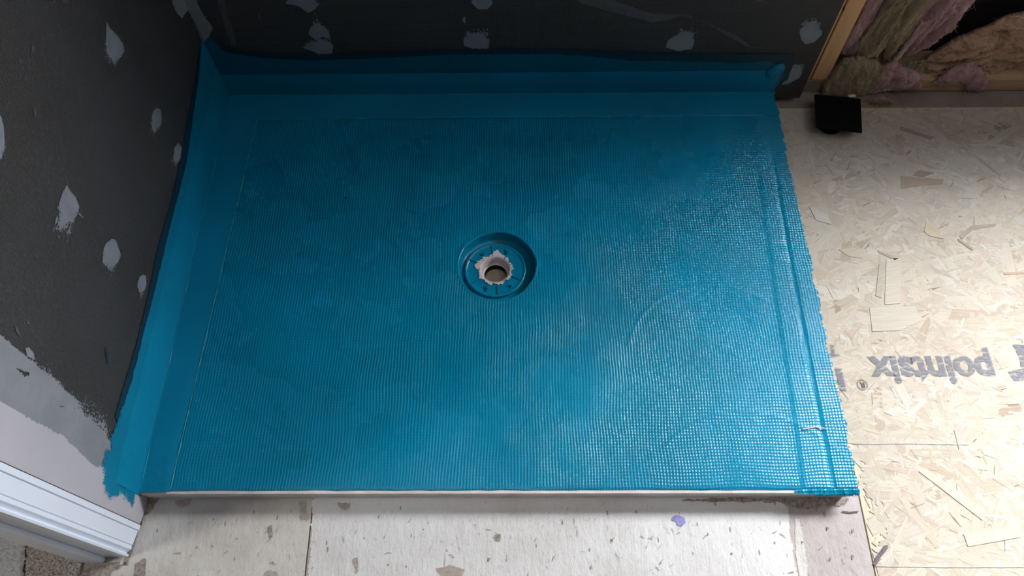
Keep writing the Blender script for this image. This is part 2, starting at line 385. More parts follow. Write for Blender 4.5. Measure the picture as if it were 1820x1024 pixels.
# lettering printed on the strand board, upside down from here
def text(body, px, py, size, xscale=1., ox=0.0012, rot=math.pi, depth_y=0, name='printed_lettering', mat='print', shear=0.):
    cu = bpy.data.curves.new(name, 'FONT'); cu.body = body; cu.size = size; cu.offset = ox; cu.align_x = 'CENTER'; cu.align_y = 'CENTER'; cu.shear = shear
    ob = bpy.data.objects.new(name, cu); COL.objects.link(ob)
    dg = bpy.context.evaluated_depsgraph_get(); me = bpy.data.meshes.new_from_object(ob.evaluated_get(dg)); bpy.data.objects.remove(ob)
    p = at(px, py, 2, .0018); c, s_ = math.cos(rot), math.sin(rot)
    xs = [v_.co.x for v_ in me.vertices]; ys = [v_.co.y for v_ in me.vertices]; cx, cy = (min(xs)+max(xs))/2, (min(ys)+max(ys))/2
    for v_ in me.vertices:
        x, y = (v_.co.x-cx)*xscale, v_.co.y-cy
        v_.co = (p[0]+x*c-y*s_, p[1]+x*s_+y*c, .0018)
    me.materials.clear(); o = link(name, me, M[mat], osb); return o
tw = at(1765, 655, 2, 0)[0]-at(1543, 655, 2, 0)[0]
t_ = text('pointsix', 1654, 649, .078, 1., .0030); t_['label'] = 'faded blue-grey word pointsix printed upside down'
xs = [v_.co.x for v_ in t_.data.vertices]; sc_ = tw/(max(xs)-min(xs)); cx_ = (max(xs)+min(xs))/2
for v_ in t_.data.vertices: v_.co.x = cx_+(v_.co.x-cx_)*sc_
text('R', 1533, 684, .016, 1., .0002, mat='pencil'); 
def flat(name, pts, m, parent, z=.0019):
    P = [at(x, y, 2, z) for x, y in pts]; return pyd(name, [(p[0], p[1], z) for p in P], [tuple(range(len(P)))], m, parent)
rc = at(1533, 684, 2, .0018)
rv = []; rf = []
for i in range(32):
    a = 2*math.pi*i/32
    for r in (.0088, .0098): rv.append((rc[0]+r*math.cos(a), rc[1]+r*math.sin(a), .0018))
    rf.append((2*i, 2*i+1, (2*i+3) % 64, (2*i+2) % 64))
pyd('printed_ring', rv, rf, M['pencil'], osb)
flat('printed_bar', [(1474, 628), (1492, 630), (1493, 635), (1475, 635)], M['print'], osb)
flat('printed_bar', [(1475, 612), (1482, 614), (1484, 628), (1478, 628)], M['print'], osb)
flat('printed_bar', [(1484, 653), (1496, 655), (1505, 695), (1493, 693)], M['print'], osb)
flat('printed_bar', [(1800, 612), (1850, 613), (1850, 650), (1815, 652), (1812, 636), (1806, 622)], M['print'], osb)
flat('printed_bar', [(1792, 660), (1850, 648), (1850, 677), (1803, 677)], M['print'], osb)
def pen(pts, wpx, m, parent, name='pen_line'):
    t = [(x, y-wpx/2) for x, y in pts]+[(x, y+wpx/2) for x, y in reversed(pts)]
    v = [at(x, y, 2, .0019) for x, y in t]; n = len(pts)
    return pyd(name, [(p[0], p[1], .0019) for p in v], [(i, i+1, 2*n-2-i, 2*n-1-i) for i in range(n-1)], m, parent)
pen([(1517, 788), (1560, 789), (1600, 788), (1660, 789), (1722, 790)], 1.0, M['pen'], osb)
pen([(1557, 1006), (1620, 1007), (1680, 1008), (1760, 1008), (1850, 1008)], 1.2, M['pen'], osb)
flat('marker_stroke', [(1551, 1002), (1557, 990), (1571, 970), (1578, 969), (1578, 975), (1566, 990), (1557, 1006)], M['pencil'], osb)
pen([(1497, 909), (1510, 911), (1526, 909)], 2.6, M['pencil'], p2, 'pencil_tick')
for o_ in (): pass
# plywood stains and overpaint
Z0 = dict(axis=2, val=0)
ragged('overpaint', [(556, 880), (1380, 880), (1400, 905), (1405, 960), (1420, 1040), (1415, 1080), (545, 1080)], m=M['whitewash'], parent=p2, off=.0005, cell=.002, wob=.004, label='thin chalky white overpaint on the middle board', **Z0)
ragged('paint_trace', [(1410, 915), (1430, 925), (1440, 1000), (1445, 1060), (1425, 1060), (1415, 980)], m=M['ply_a'], parent=p2, off=.0006, cell=.0015, fringe=.018, fdir=(1, 0), wob=.004, seed=4, **Z0)
for i, pts in enumerate([[(312, 890), (340, 886), (338, 896), (325, 905), (315, 902)], [(532, 893), (545, 890), (544, 905), (550, 915), (552, 926), (530, 925), (533, 905)],
        [(600, 895), (625, 892), (622, 908), (605, 908)], [(680, 955), (685, 952), (687, 968), (682, 972)], [(628, 995), (636, 990), (638, 1015), (632, 1020)],
        [(470, 1018), (490, 1012), (500, 1030), (472, 1032)], [(775, 1010), (800, 1005), (825, 1012), (822, 1030), (780, 1030)], [(1372, 962), (1380, 960), (1379, 972), (1373, 973)],
        [(878, 952), (890, 950), (889, 965), (880, 966)], [(1082, 958), (1092, 955), (1090, 966), (1084, 968)], [(475, 935), (484, 930), (487, 950), (479, 968), (476, 955)], [(240, 1000), (260, 990), (262, 1030), (238, 1035)]]):
    ragged('bare_patch', pts, m=M['stain'] if i < 7 else M['stain2'], parent=p1 if pts[0][0] < 555 else p2, off=.0010, cell=.0008, fringe=.007, wob=.0042, weave=.3, seed=20+i, **Z0)
ragged('grime', [(236, 890), (262, 886), (285, 885), (275, 902), (262, 915), (240, 922), (246, 950), (236, 985), (228, 1005), (215, 1010), (222, 990), (245, 935)], m=M['stain2'], parent=p1, off=.0011, cell=.0009, fringe=.007, fdir=(1, -.4), wob=.003, seed=50, **Z0)
ragged('grime', [(150, 1000), (225, 998), (232, 1005), (200, 1018), (190, 1050), (140, 1050)], m=M['stain2'], parent=p1, off=.0011, cell=.0009, fringe=.012, fdir=(1, -.4), wob=.004, seed=51, **Z0)
ragged('dark_trace', [(1300, 884), (1450, 884), (1512, 884), (1505, 900), (1420, 908), (1380, 894), (1200, 890)] if 1 else [(245, 888), (1450, 886), (1455, 893), (900, 893), (300, 895)], m=M['stain2'], parent=p2, off=.0012, cell=.0012, fringe=.008, fdir=(.05, -1), wob=.004, seed=52, **Z0)  # ragged grime-coloured strip along the tray's front foot
# round knot by the pan's front left corner
kc = at(252, 900, 2, 0); lathe('wood_knot', [(.0, .0030), (.006, .0034), (.0085, .0022), (.0095, .0004), (.0115, .0004)], kc, M['stain2'], p1, 20, jit=lambda a, i: .0008*math.sin(3*a+i))
dp = at(1208, 927, 2, 0)
ragged('paint_drip', [(1193, 921), (1199, 916), (1207, 917), (1216, 921), (1219, 930), (1212, 936), (1204, 934), (1201, 927), (1194, 926)], m=M['purple'], parent=p2, off=.0014, cell=.0005, wob=.0005, label='round purple paint drip on the white board', **Z0)
for x, y, s_ in [(868, 995, 5), (1040, 925, 3), (1258, 950, 3), (1300, 985, 4), (1050, 1010, 4), (762, 930, 3), (690, 1005, 3), (1425, 965, 4), (1470, 940, 5), (1475, 995, 5), (1515, 945, 6), (1515, 990, 6), (1440, 880+30, 3), (420, 960, 4), (380, 925, 3), (350, 975, 5)]:
    pts = [(x+s_*.45*math.cos(t)*random.uniform(.4, 1.3), y+s_*1.0*math.sin(t)*random.uniform(.4, 1.3)) for t in np.linspace(0, 5.6, 8)]
    ragged('dent', pts, m=M['stain2'], parent=p1 if x < 550 else p2, off=.0013, cell=.0006, fringe=.002, wob=.001, seed=int(x), **Z0)

def fissures(x0, x1, n, parent, seed):
    rn = random.Random(seed); v = []; f = []
    for i in range(n):
        x = rn.uniform(x0, x1); y = rn.uniform(-1.30, -.925); a = rn.gauss(1.57, .45) if rn.random() < .75 else rn.uniform(0, 3.1); L = rn.uniform(.002, .013); w_ = rn.uniform(.0002, .0007)
        c0 = len(v); px, py = x, y
        for s0 in range(4):
            v += [(px-w_*math.sin(a)*(1-abs(s0-1.5)/2), py+w_*math.cos(a), .0016), (px+w_*math.sin(a)*(1-abs(s0-1.5)/2), py-w_*math.cos(a), .0016)]
            a += rn.gauss(0, .35); px += L/3*math.cos(a); py += L/3*math.sin(a)
        f += [(c0+2*q_, c0+2*q_+1, c0+2*q_+3, c0+2*q_+2) for q_ in range(3)]
    o = pyd('wood_fissure', v, f, M['stain2'], parent); o['kind'] = 'stuff'
fissures(.03, .275, 110, p1, 5); fissures(.29, 1.215, 330, p2, 6)
# ---------------- left wall
wl = box('wall_left', -.10, 0, -.936, .13, 0, 2.4, M['board']); tag(wl, 'left wall of dark backer board patched with grey filler', 'wall', kind='structure')
X0 = dict(axis=0, val=0.)
# painted part next to the door casing, filler over the joint, dry-brushed edge
lowlight = [(-160, 560), (-160, 640), (0, 713), (39, 736), (82, 758), (113, 775), (139, 801), (165, 827), (182, 829), (240, 829), (262, 886), (258, 905), (245, 935), (200, 945), (0, 860), (-160, 770)]
lowmid = [(-160, 500), (-60, 590), (0, 628), (20, 645), (43, 667), (55, 655), (65, 645), (93, 647), (95, 670), (91, 693), (98, 708), (108, 716), (117, 695), (130, 702), (147, 714), (173, 732), (193, 758), (210, 800), (190, 840), (165, 835), (139, 808), (113, 782), (82, 766), (39, 744), (0, 722), (-160, 650)]
ragged('painted_plaster', lowlight, m=M['wallpaint'], parent=wl, off=.0016, cell=.0016, fringe=.006, fdir=(1, -.1), wob=.002, seed=60, amin=-.9366, label='pale lilac-grey painted strip beside the casing', **X0)
ragged('joint_filler', lowmid, m=M['filler2'], parent=wl, off=.0011, cell=.0012, fringe=.030, fdir=(1, -.15), wob=.0015, seed=61, weave=.6, amin=-.9366, label='broad mid-grey skim over the board joint', **X0)
ragged('filler_patch', [(-20, 585), (10, 600), (40, 625), (65, 640), (100, 665), (120, 690), (165, 712), (195, 745), (190, 770), (150, 725), (100, 720), (60, 668), (0, 640)], m=M['filler2'], parent=wl, off=.0009, cell=.0013, fringe=.05, fdir=(1, -.1), wob=.002, seed=62, weave=.6, amin=-.9366, **X0)
ragged('filler_patch', [(43, 619), (50, 617), (58, 628), (64, 640), (57, 642), (47, 632)], m=M['filler2'], parent=wl, off=.0012, cell=.0009, fringe=.003, fdir=(-1, -1), seed=63, **X0)
LP = [[(188, 38), (194, 50), (206, 62), (218, 78), (220, 90), (210, 108), (207, 122), (188, 122), (183, 98), (183, 80), (187, 58)],
      [(277, 192), (283, 194), (286, 202), (286, 218), (281, 232), (274, 246), (264, 238), (265, 218), (270, 200)],
      [(-30, 200), (0, 206), (5, 225), (6, 250), (9, 265), (2, 290), (-30, 300)],
      [(316, 254), (322, 262), (325, 272), (318, 290), (308, 302), (302, 284), (308, 264)],
      [(117, 328), (124, 340), (134, 352), (139, 366), (138, 378), (131, 390), (127, 410), (118, 432), (92, 415), (91, 398), (93, 386), (103, 360), (110, 342)],
      [(198, 425), (204, 427), (209, 440), (214, 453), (208, 468), (202, 484), (195, 498), (182, 480), (175, 466), (177, 452), (188, 432)],
      [(253, 488), (258, 490), (259, 505), (256, 520), (248, 537), (238, 524), (242, 505), (247, 492)]]
for i, p in enumerate(LP):
    ragged('filler_patch', p, m=M['filler'], parent=wl, off=.0012, cell=.0010, fringe=.034 if i in (0, 4) else .024, fdir=(-1, -.05), wob=.0012, seed=70+i, weave=.6, **X0)
for i, p in enumerate([[(55, 80), (62, 88), (58, 95), (52, 104), (54, 92)], [(46, 570), (50, 573), (53, 577), (50, 578)], [(25, 578), (32, 588), (38, 598), (33, 600), (27, 588)], [(105, -10), (122, -8), (120, 8), (112, 9)], [(135, 378), (138, 378), (150, 389), (147, 389)], [(58, 195), (62, 190), (64, 205), (60, 210)], [(32, 106), (40, 108), (33, 112)]]):
    ragged('filler_speck', p, m=M['filler'] if i in (4, 1) else M['smear'], parent=wl, off=.0012, cell=.0008, fringe=.003, seed=90+i, **X0)
# dark brush mark
ragged('brush_mark', [(186, 612), (190, 625), (192, 645), (189, 650), (186, 632)], m=M['darkblue'], parent=wl, off=.0009, cell=.0008, fringe=.002, seed=97, **X0)

# ---------------- back wall: board, studs, open bay below the window
wb = empty('wall_back', (0, 0, 0)); tag(wb, 'back wall of dark backer board beside an open stud bay', 'wall', kind='structure')
bd = box('backer_board', 0, 1.288, 0, .032, .018, 2.4, M['board'], wb)
SY = .034
for x0, x1 in ((1.274, 1.3105), (1.3130, 1.350)):
    box('stud', x0, x1, SY, .125, .0385, WZ0-.04, M['stud'], wb, .0015)
box('stud', 1.93, 1.968, SY, .125, .0385, WZ0-.04, M['stud'], wb, .0015)
box('sole_plate', 1.352, 3.0, SY, .125, .0, .038, M['plate'], wb, .002)
box('sole_plate', .9, 1.352, SY, .125, .0, .038, M['plate2'], wb, .002)
box('plate_splice', 1.548, 1.5515, SY-.0012, SY+.004, .0, .036, M['plate2'], wb)
kn = box_bm(1.3085, 1.3135, SY-.001, SY+.003, .235, .246, .0015); bmo('stud_knot', kn, M['crack'], wb)
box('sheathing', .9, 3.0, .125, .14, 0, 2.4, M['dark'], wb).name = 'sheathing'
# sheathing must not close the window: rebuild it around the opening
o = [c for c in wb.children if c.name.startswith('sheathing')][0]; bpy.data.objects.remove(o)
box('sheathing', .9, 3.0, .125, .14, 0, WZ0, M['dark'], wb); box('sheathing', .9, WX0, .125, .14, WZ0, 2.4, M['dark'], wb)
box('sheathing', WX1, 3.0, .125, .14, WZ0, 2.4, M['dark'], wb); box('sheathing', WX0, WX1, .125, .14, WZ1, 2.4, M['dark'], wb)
box('backer_board', 1.288, WX0-.03, .002, .032, .71, 2.4, M['board'], wb); box('backer_board', WX1+.03, 3.0, .002, .032, .71, 2.4, M['board'], wb)
box('backer_board', WX0-.03, WX1+.03, .002, .032, .71, WZ0-.04, M['board'], wb); box('backer_board', WX0-.03, WX1+.03, .002, .032, WZ1+.03, 2.4, M['board'], wb)
box('window_stool', WX0-.03, WX1+.03, -.045, .125, WZ0-.04, WZ0, M['casing'], wb, .003)
box('window_header', WX0-.01, WX1+.01, .002, .125, WZ1, WZ1+.03, M['casing'], wb, .003)
box('window_jamb', WX0-.03, WX0, .002, .125, WZ0, WZ1, M['casing'], wb, .003); box('window_jamb', WX1, WX1+.03, .002, .125, WZ0, WZ1, M['casing'], wb, .003)
w1 = box('window_1', WX0, WX1, WY-.002, WY+.002, WZ0, WZ1, M['glass']); tag(w1, 'window above the open stud bay in the back wall', 'window', kind='structure')
ce = box('ceiling', -1.2, 3.2, -2.6, .13, 2.4, 2.44, M['white']); tag(ce, 'bare grey plasterboard ceiling above the shower', 'ceiling', kind='structure')
Y0 = dict(axis=1, val=0.)
BP = [([(512, -15), (565, -15), (568, 6), (560, 16), (548, 22), (530, 10), (508, 6)], 0), ([(552, 20), (560, 10), (565, 30), (585, 55), (588, 70), (560, 70), (548, 60), (555, 40)], 1), ([(548, 68), (575, 60), (586, 66), (592, 80), (590, 98), (575, 102), (560, 92), (536, 84), (542, 74)], 0),
      ([(828, -12), (880, -12), (876, 6), (866, 16), (850, 16), (838, 4)], 0), ([(826, 56), (838, 50), (870, 50), (871, 70), (868, 88), (850, 90), (825, 80), (824, 68)], 0), ([(823, 18), (829, 22), (827, 40), (822, 38)], 1),
      ([(1184, 84), (1186, 74), (1196, 60), (1200, 48), (1232, 46), (1240, 56), (1234, 74), (1230, 86), (1205, 90), (1192, 86)], 0),
      ([(1422, 40), (1428, 30), (1462, 30), (1464, 44), (1460, 62), (1448, 74), (1432, 78), (1424, 70), (1421, 55)], 0), ([(1402, 118), (1410, 110), (1432, 106), (1430, 124), (1420, 138), (1402, 148), (1390, 150), (1398, 132)], 0)]
for i, (p, s_) in enumerate(BP):
    ragged('filler_patch', p, m=M['filler'], parent=wb, off=-.0012, cell=.0011, fringe=.05 if s_ else .026, fdir=(.1, 1) if i not in (2,) else (-.2, 1), wob=.0012, seed=110+i, weave=.7, **Y0)
ragged('filler_smear', [(1000, -12), (1080, -5), (1160, 22), (1220, 22), (1262, 40), (1310, 62), (1340, 86), (1325, 82), (1290, 62), (1250, 40), (1215, 30), (1160, 40), (1100, 24), (1040, 8)], m=M['smear'], parent=wb, off=-.0008, cell=.0014, fringe=.008, fdir=(.3, 1), wob=.002, seed=130, weave=.9, **Y0)
ragged('filler_smear', [(1250, -20), (1330, -14), (1380, 10), (1330, 0), (1290, -8)], m=M['smear'], parent=wb, off=-.0008, cell=.0014, fringe=.01, seed=131, **Y0)
ragged('filler_smear', [(378, -20), (396, -20), (402, 15), (412, 45), (420, 78), (410, 84), (398, 55), (388, 20)], m=M['smear'], parent=wb, off=-.0010, cell=.0013, fringe=.014, fdir=(-1, .1), seed=132, weave=.8, **Y0)
ragged('filler_speck', [(458, 20), (462, 25), (464, 38), (460, 34)], m=M['smear'], parent=wb, off=-.0008, cell=.001, seed=133, **Y0)
# corner skim where the two dark boards meet
ragged('corner_filler', [(312, -20), (350, -20), (352, 5), (364, 28), (382, 50), (373, 64), (364, 74), (346, 38), (330, 10)], m=M['filler2'], parent=wb, off=-.0009, cell=.001, fringe=.006, fdir=(1, 0), seed=134, **Y0)
ragged('corner_filler', [(300, -20), (345, -20), (348, 20), (366, 76), (358, 72), (344, 40), (334, 18), (329, 22), (323, 33), (314, 24), (306, 8)], m=M['filler2'], parent=wl, off=.0010, cell=.001, fringe=.004, fdir=(0, -1), seed=135, **X0)

# ---------------- door casing and jamb at the near end of the left wall
tr = empty('trim_1', (0, WEND, 0)); tag(tr, 'white moulded door casing at the near end of the left wall', 'door casing', kind='structure')
ya, yb = -.9366, -.990
def casing():
    n = yb-ya     # negative, casing runs towards the camera
    pr = [(0, 0), (0, .0175), (.02, .0182), (.17, .0182), (.185, .0160), (.20, .0152), (.215, .0160), (.35, .0148), (.55, .0132), (.62, .0128), (.635, .0108), (.65, .0120), (.76, .0120), (.80, .0095), (.86, .006), (.885, .0055), (.90, .0090), (.93, .0100), (.985, .0088), (1.0, .006), (1.0, 0)]
    v = []; f = []; H = 2.1
    for z in (.006, H):
        for t, h in pr: v.append((h-.0172, ya+n*t, z))
    k_ = len(pr)
    for i in range(k_-1): f.append((i, i+1, i+1+k_, i+k_))
    f.append(tuple(range(k_))); f.append(tuple(range(2*k_-1, k_-1, -1)))
    pyd('casing_board', v, f, M['casing'], tr)
casing()
box('door_jamb', -.105, -.0172, yb+.001, ya-.001, .004, 2.1, M['casing'], tr, .001)
box('door_stop', -.085, -.045, yb-.009, yb+.0015, .004, 2.1, M['casing'], tr, .004, 3)
pyd('wood_splinter', [at(236, 922, 2, .002), at(241, 895, 2, .004), at(243, 895, 2, .004), at(239, 925, 2, .002), at(238, 910, 2, .006)], [(0, 1, 4), (4, 1, 2), (4, 2, 3), (0, 4, 3)], M['plate'], tr)

# ================================================================== THINGS
DC = at(883.5, 472.5, 2, .030); DCX, DCY = float(DC[0]), float(DC[1]); RW = .0775
def zsheet(x, y):
    """pan surface: flat rim falling gently to the drain"""
    d = np.hypot((x-DCX)/.61, (y-DCY)/.445)
    return ZT-.010*np.clip(1-d, 0, 1)
def sheet_mesh(x0, x1, y0, y1, step, R, dz, extra=None, zero=None):
    nx, ny = int(round((x1-x0)/step)), int(round((y1-y0)/step))
    X, Y = np.meshgrid(np.linspace(x0, x1, nx+1), np.linspace(y0, y1, ny+1), indexing='ij')
    if zero is not None: X, Y = zero(X, Y)
    r = np.hypot(X-DCX, Y-DCY); near = np.abs(r-R) < step*.72
    th = np.arctan2(Y-DCY, X-DCX); X = np.where(near, DCX+R*np.cos(th), X); Y = np.where(near, DCY+R*np.sin(th), Y)
    r = np.hypot(X-DCX, Y-DCY)
    Z = zsheet(X, Y)+dz
    if extra is not None: Z = Z+extra(X, Y)
    V = np.stack([X, Y, Z], -1).reshape(-1, 3); idx = np.arange((nx+1)*(ny+1)).reshape(nx+1, ny+1)
    a, b, c, d = idx[:-1, :-1], idx[1:, :-1], idx[1:, 1:], idx[:-1, 1:]
    ok = ~((r[:-1, :-1] <= R+1e-6) & (r[1:, :-1] <= R+1e-6) & (r[1:, 1:] <= R+1e-6) & (r[:-1, 1:] <= R+1e-6))
    F = np.stack([a, b, c, d], -1)[ok]
    return V, F
# foam tray, its white cut edge shows in front
pan = empty('shower_pan', (0, 0, 0)); tag(pan, 'white foam shower tray covered by a glossy bright blue ribbed membrane lapped up both walls', 'shower tray')
def foam():
    V, F = sheet_mesh(.003, 1.210, -D-.0015, -.003, .0075, RW+.004, -.0025)
    n0 = len(V); V = V.tolist(); F = [tuple(q) for q in F.tolist()]
    N = 120
    for side in ('front', 'right'):
        n0 = len(V)
        for i in range(N+1):
            t = i/N
            for z, o_ in ((ZT-.0025, 0), (ZT-.008, .0006), (.020, .0012*vnoise(np.array(t*30.), np.array(1.), 3)), (.005, .001+.002*float(vnoise(np.array(t*45.), np.array(2.), 5))), (.0022, .001)):
                if side == 'front': V.append((.003+t*1.207, -D-.0015+o_, z))
                else: V.append((1.210-o_, -D-.0015+t*(D-.0015), z))
        for i in range(N):
            for j in range(4):
                q = (n0+i*5+j, n0+(i+1)*5+j, n0+(i+1)*5+j+1, n0+i*5+j+1)
                F.append(q if side == 'right' else q[::-1])
    pyd('foam_tray', V, F, M['foam'], pan)
foam()

mem = pan
GX = lambda y: 1.170+.016*(y+D)/D*0 + .004*np.sin(y*9)
gl = [(at(1365, 240, 2, ZT)), at(1384, 345, 2, ZT), at(1402, 450, 2, ZT), at(1430, 600, 2, ZT), at(1456, 740, 2, ZT), at(1482, 868, 2, ZT)]
gy = np.array([p[1] for p in gl])[::-1]; gxx = np.array([p[0] for p in gl])[::-1]
gl2 = [at(1338, 225, 2, ZT), at(1362, 400, 2, ZT), at(1384, 560, 2, ZT), at(1400, 660, 2, ZT), at(1418, 780, 2, ZT), at(1428, 868, 2, ZT)]
gy2 = np.array([p[1] for p in gl2])[::-1]; gx2 = np.array([p[0] for p in gl2])[::-1]
def relief(X, Y):
    g = np.interp(Y, gy, gxx)+.0012*(fbm(Y*40, Y*0, 5)-.5); d = X-g
    z = -.0030*np.exp(-(d/.0026)**2)*np.clip((-Y-.10)/.15, 0, 1)+.0016/(1+np.exp(-d/.0012))*0
    d2 = X-np.interp(Y, gy2, gx2)-.002*(fbm(Y*25, Y*0, 8)-.5)
    z = z+.0013/(1+np.exp(np.clip(-d2/.0012, -30, 30)))*np.clip((-Y-.10)/.2, 0, 1)
    z = z+.0016*(fbm(X*14, Y*14, 2)-.5)+.0007*(fbm(X*60, Y*60, 4)-.5)
    # trowel ridge arcs in the coat
    for (cx, cy, R, a0, a1, amp) in ((1.02, -.66, .17, .9, 2.9, .0009), (1.05, -.95, .20, .6, 2.4, .0008), (1.10, -.36, .055, .2, 3.0, .0009)):
        r = np.hypot(X-cx, Y-cy); a = np.arctan2(Y-cy, X-cx); z = z+amp*np.exp(-((r-R)/.0022)**2)*((a > a0) & (a < a1))
    # rolled-down front lip and drooping right edge
    z = z-.0045*np.clip((-D+.0075-Y)/.004, 0, 1)**2*.4
    return z+.0006*np.exp(-((np.hypot(X-DCX, Y-DCY)-RW-.003)/.003)**2)
fr = np.random.default_rng(3)
def fray(X, Y):
    # ragged right and front border
    e = np.clip((X-1.205)/.015, 0, 1); n = (vnoise(Y/.0035, Y*0+7, 11)-.35)*.0075+(vnoise(Y/.03, Y*0, 12)-.5)*.006
    X = X+e*n
    e2 = np.clip((-D+.010-Y)/.010, 0, 1); m = (vnoise(X/.02, X*0, 13)-.5)*.0022+np.clip((X-1.12)/.08, 0, 1)*(vnoise(X/.0045, X*0, 14)-.6)*.007
    return X, Y+e2*m
V, F = sheet_mesh(.0015, 1.2225, -D+.0035, -.0015, .0035, RW, 0, relief, fray)
pyd('ribbed_sheet', V, [tuple(q) for q in F.tolist()], M['membrane'], mem, True)
# frayed threads along the right border
tv = []; tf = []
for i in range(420):
    y = random.uniform(-D, -.04); x = 1.218+(random.random()-.5)*.004+.003*(float(vnoise(np.array(y/.03), np.array(0.), 12))-.5); L = random.uniform(.002, .0075); a = random.gauss(0, .5); w_ = .0006
    dx, dy = L*math.cos(a), L*math.sin(a); n0 = len(tv); z = ZT-.0005
    tv += [(x, y-w_, z), (x, y+w_, z), (x+dx, y+dy, z-.6*L), (x, y, z-.0012)]; tf += [(n0, n0+2, n0+1), (n0, n0+3, n0+2), (n0+1, n0+2, n0+3)]
o = pyd('frayed_thread', tv, tf, M['membrane'], mem); o['kind'] = 'stuff'
tv = []; tf = []
for i in range(60):
    x = random.uniform(1.15, 1.224); y = -D-.004; L = random.uniform(.003, .009); a = random.gauss(-1.57, .5); w_ = .0008
    dx, dy = L*math.cos(a), L*math.sin(a); n0 = len(tv); z = ZT-.003
    tv += [(x-w_, y, z), (x+w_, y, z), (x+dx, y+dy*.6, z-.8*L), (x, y, z-.0015)]; tf += [(n0, n0+2, n0+1), (n0, n0+3, n0+2), (n0+1, n0+2, n0+3)]
o = pyd('frayed_thread', tv, tf, M['membrane'], mem); o['kind'] = 'stuff'
def flap():
    v = []; f = []; n = 110
    for i in range(n+1):
        x = 1.118+.1075*i/n; a = (i/n)**.6
        L = .0025+.0055*a*float(vnoise(np.array(i*.21), np.array(4.), 77))+.003*a*float(vnoise(np.array(i*.9), np.array(4.), 78))
        for j in range(4):
            t = j/3; v.append((x+.0012*math.sin(i*.7)*t, -D+.0045-(.0045+L)*t, ZT+.0006-.0008*t-.0042*t*t*a-.0010*math.sin(i*.35)*t))
    for i in range(n):
        for j in range(3): q_ = 4*i+j; f.append((q_, q_+1, q_+5, q_+4))
    pyd('hanging_flap', v, f, M['membrane'], mem, True)
flap()
# white nick in the right strip
nk = [at(1427, 763, 2, ZT+.003), at(1450, 759, 2, ZT+.003), at(1467, 762, 2, ZT+.003)]
tube_v = []
bm = bmesh.new()
for a, b in zip(nk[:-1], nk[1:]):
    a = Vector(a); b = Vector(b); d = b-a; mtx = Matrix.Translation((a+b)/2) @ d.to_track_quat('Z', 'Y').to_matrix().to_4x4()
    bmesh.ops.create_cone(bm, cap_ends=True, segments=6, radius1=.0012, radius2=.0009, depth=d.length*1.05, matrix=mtx)
bmo('bare_nick', bm, M['foam'], mem)['label'] = 'short white nick in the blue right strip'

# smooth corner bands, on the tray and up the walls
def band(name, P00, P10, P01, P11, nu, nv, normal, amp, m, edge=.001, seed=0, parent=None, jag_=0.):
    """bilinear strip with wavy relief; u along, v across"""
    v = []; f = []; N = np.array(normal, float)
    for i in range(nu+1):
        for j in range(nv+1):
            u, t = i/nu, j/nv
            tt = t
            p = (1-u)*((1-tt)*np.array(P00)+tt*np.array(P01))+u*((1-tt)*np.array(P10)+tt*np.array(P11))
            acr = np.array(P01)-np.array(P00); acr = acr/np.linalg.norm(acr)
            if j == nv: p = p+acr*edge*(float(fbm(np.array(u*nu*.25), np.array(3.), seed))-.5)*2
            h = amp*(float(fbm(np.array(u*nu*.12), np.array(t*3.), seed+1))-.5)
            v.append(p+N*(h+(0 if j < nv else -.0009)))
    for i in range(nu):
        for j in range(nv):
            a = i*(nv+1)+j; f.append((a, a+1, a+nv+2, a+nv+1))
    return pyd(name, v, f, m, parent or mem, True)
tl = at(457, 213, 2, ZT); bl = at(303, 870, 2, ZT); br = at(1352, 215, 2, ZT)
zo = ZT+.0016
bw_l = float(tl[0]); bw_b = float(-tl[1])
band('floor_band', (.001, -D+.001, zo), (.001, -.001, zo), (bl[0], -D+.001, zo), (tl[0], -.001, zo), 150, 6, (0, 0, 1), .0012, M['tape'], seed=2)
band('floor_band', (.001, -.001, zo+.0009), (1.214, -.001, zo+.0009), (.001, -bw_b, zo+.0009), (1.219, -bw_b+.002, zo+.0009), 200, 6, (0, 0, 1), .0012, M['tape'], seed=5)
# upturned bands: heights read off the photograph on each wall plane
zl = float(at(290, 500, 0, 0)[2]); zb = float(at(900, 128, 1, 0)[2])
ul = at(208, 800, 0, 0)
band('wall_band', (.0028, -D-.004, .030), (.0028, -.001, .030), (.0028, -D-.004, zl), (.0028, -.001, zl), 160, 6, (1, 0, 0), .0010, M['tape'], seed=8)
band('wall_band', (.001, -.0036, .030), (1.222, -.0036, .030), (.001, -.0036, zb), (1.222, -.0036, zb+.002), 200, 6, (0, -1, 0), .0010, M['tape'], seed=11)
M['bead'] = plain('pale_blue_edge', (.03, .30, .42), (.08, .42, .54), 60, .35)  # ridge blue lightened, painting in the light its edge catches
def bead(P0, P1, r_, n=60, seed=0):
    P0 = np.array(P0, float); P1 = np.array(P1, float); v = []; f = []; d = (P1-P0)/np.linalg.norm(P1-P0); sd_ = np.array([-d[1], d[0], 0])
    for i in range(n+1):
        t = i/n; rr = r_*(.25+1.2*float(vnoise(np.array(t*n*.45), np.array(1.), seed))); p = P0+(P1-P0)*t+sd_*.0006*(float(vnoise(np.array(t*9), np.array(2.), seed))-.5)
        v += [p-sd_*rr, p+np.array([0, 0, rr*1.2]), p+sd_*rr]
    for i in range(n): f += [(3*i, 3*i+1, 3*i+4, 3*i+3), (3*i+1, 3*i+2, 3*i+5, 3*i+4)]
    pyd('edge_bead', v, f, M['bead'], mem, True)
bead((bl[0], -D+.006, zo-.0004), (tl[0], -bw_b, zo-.0004), .0008, 160, 3)
bead((tl[0], -bw_b, zo+.0004), (1.19, -bw_b+.002, zo+.0004), .0006, 160, 4)
bead((.004, -D, zo-.0002), (.004, -.004, zo-.0002), .0006, 120, 5)
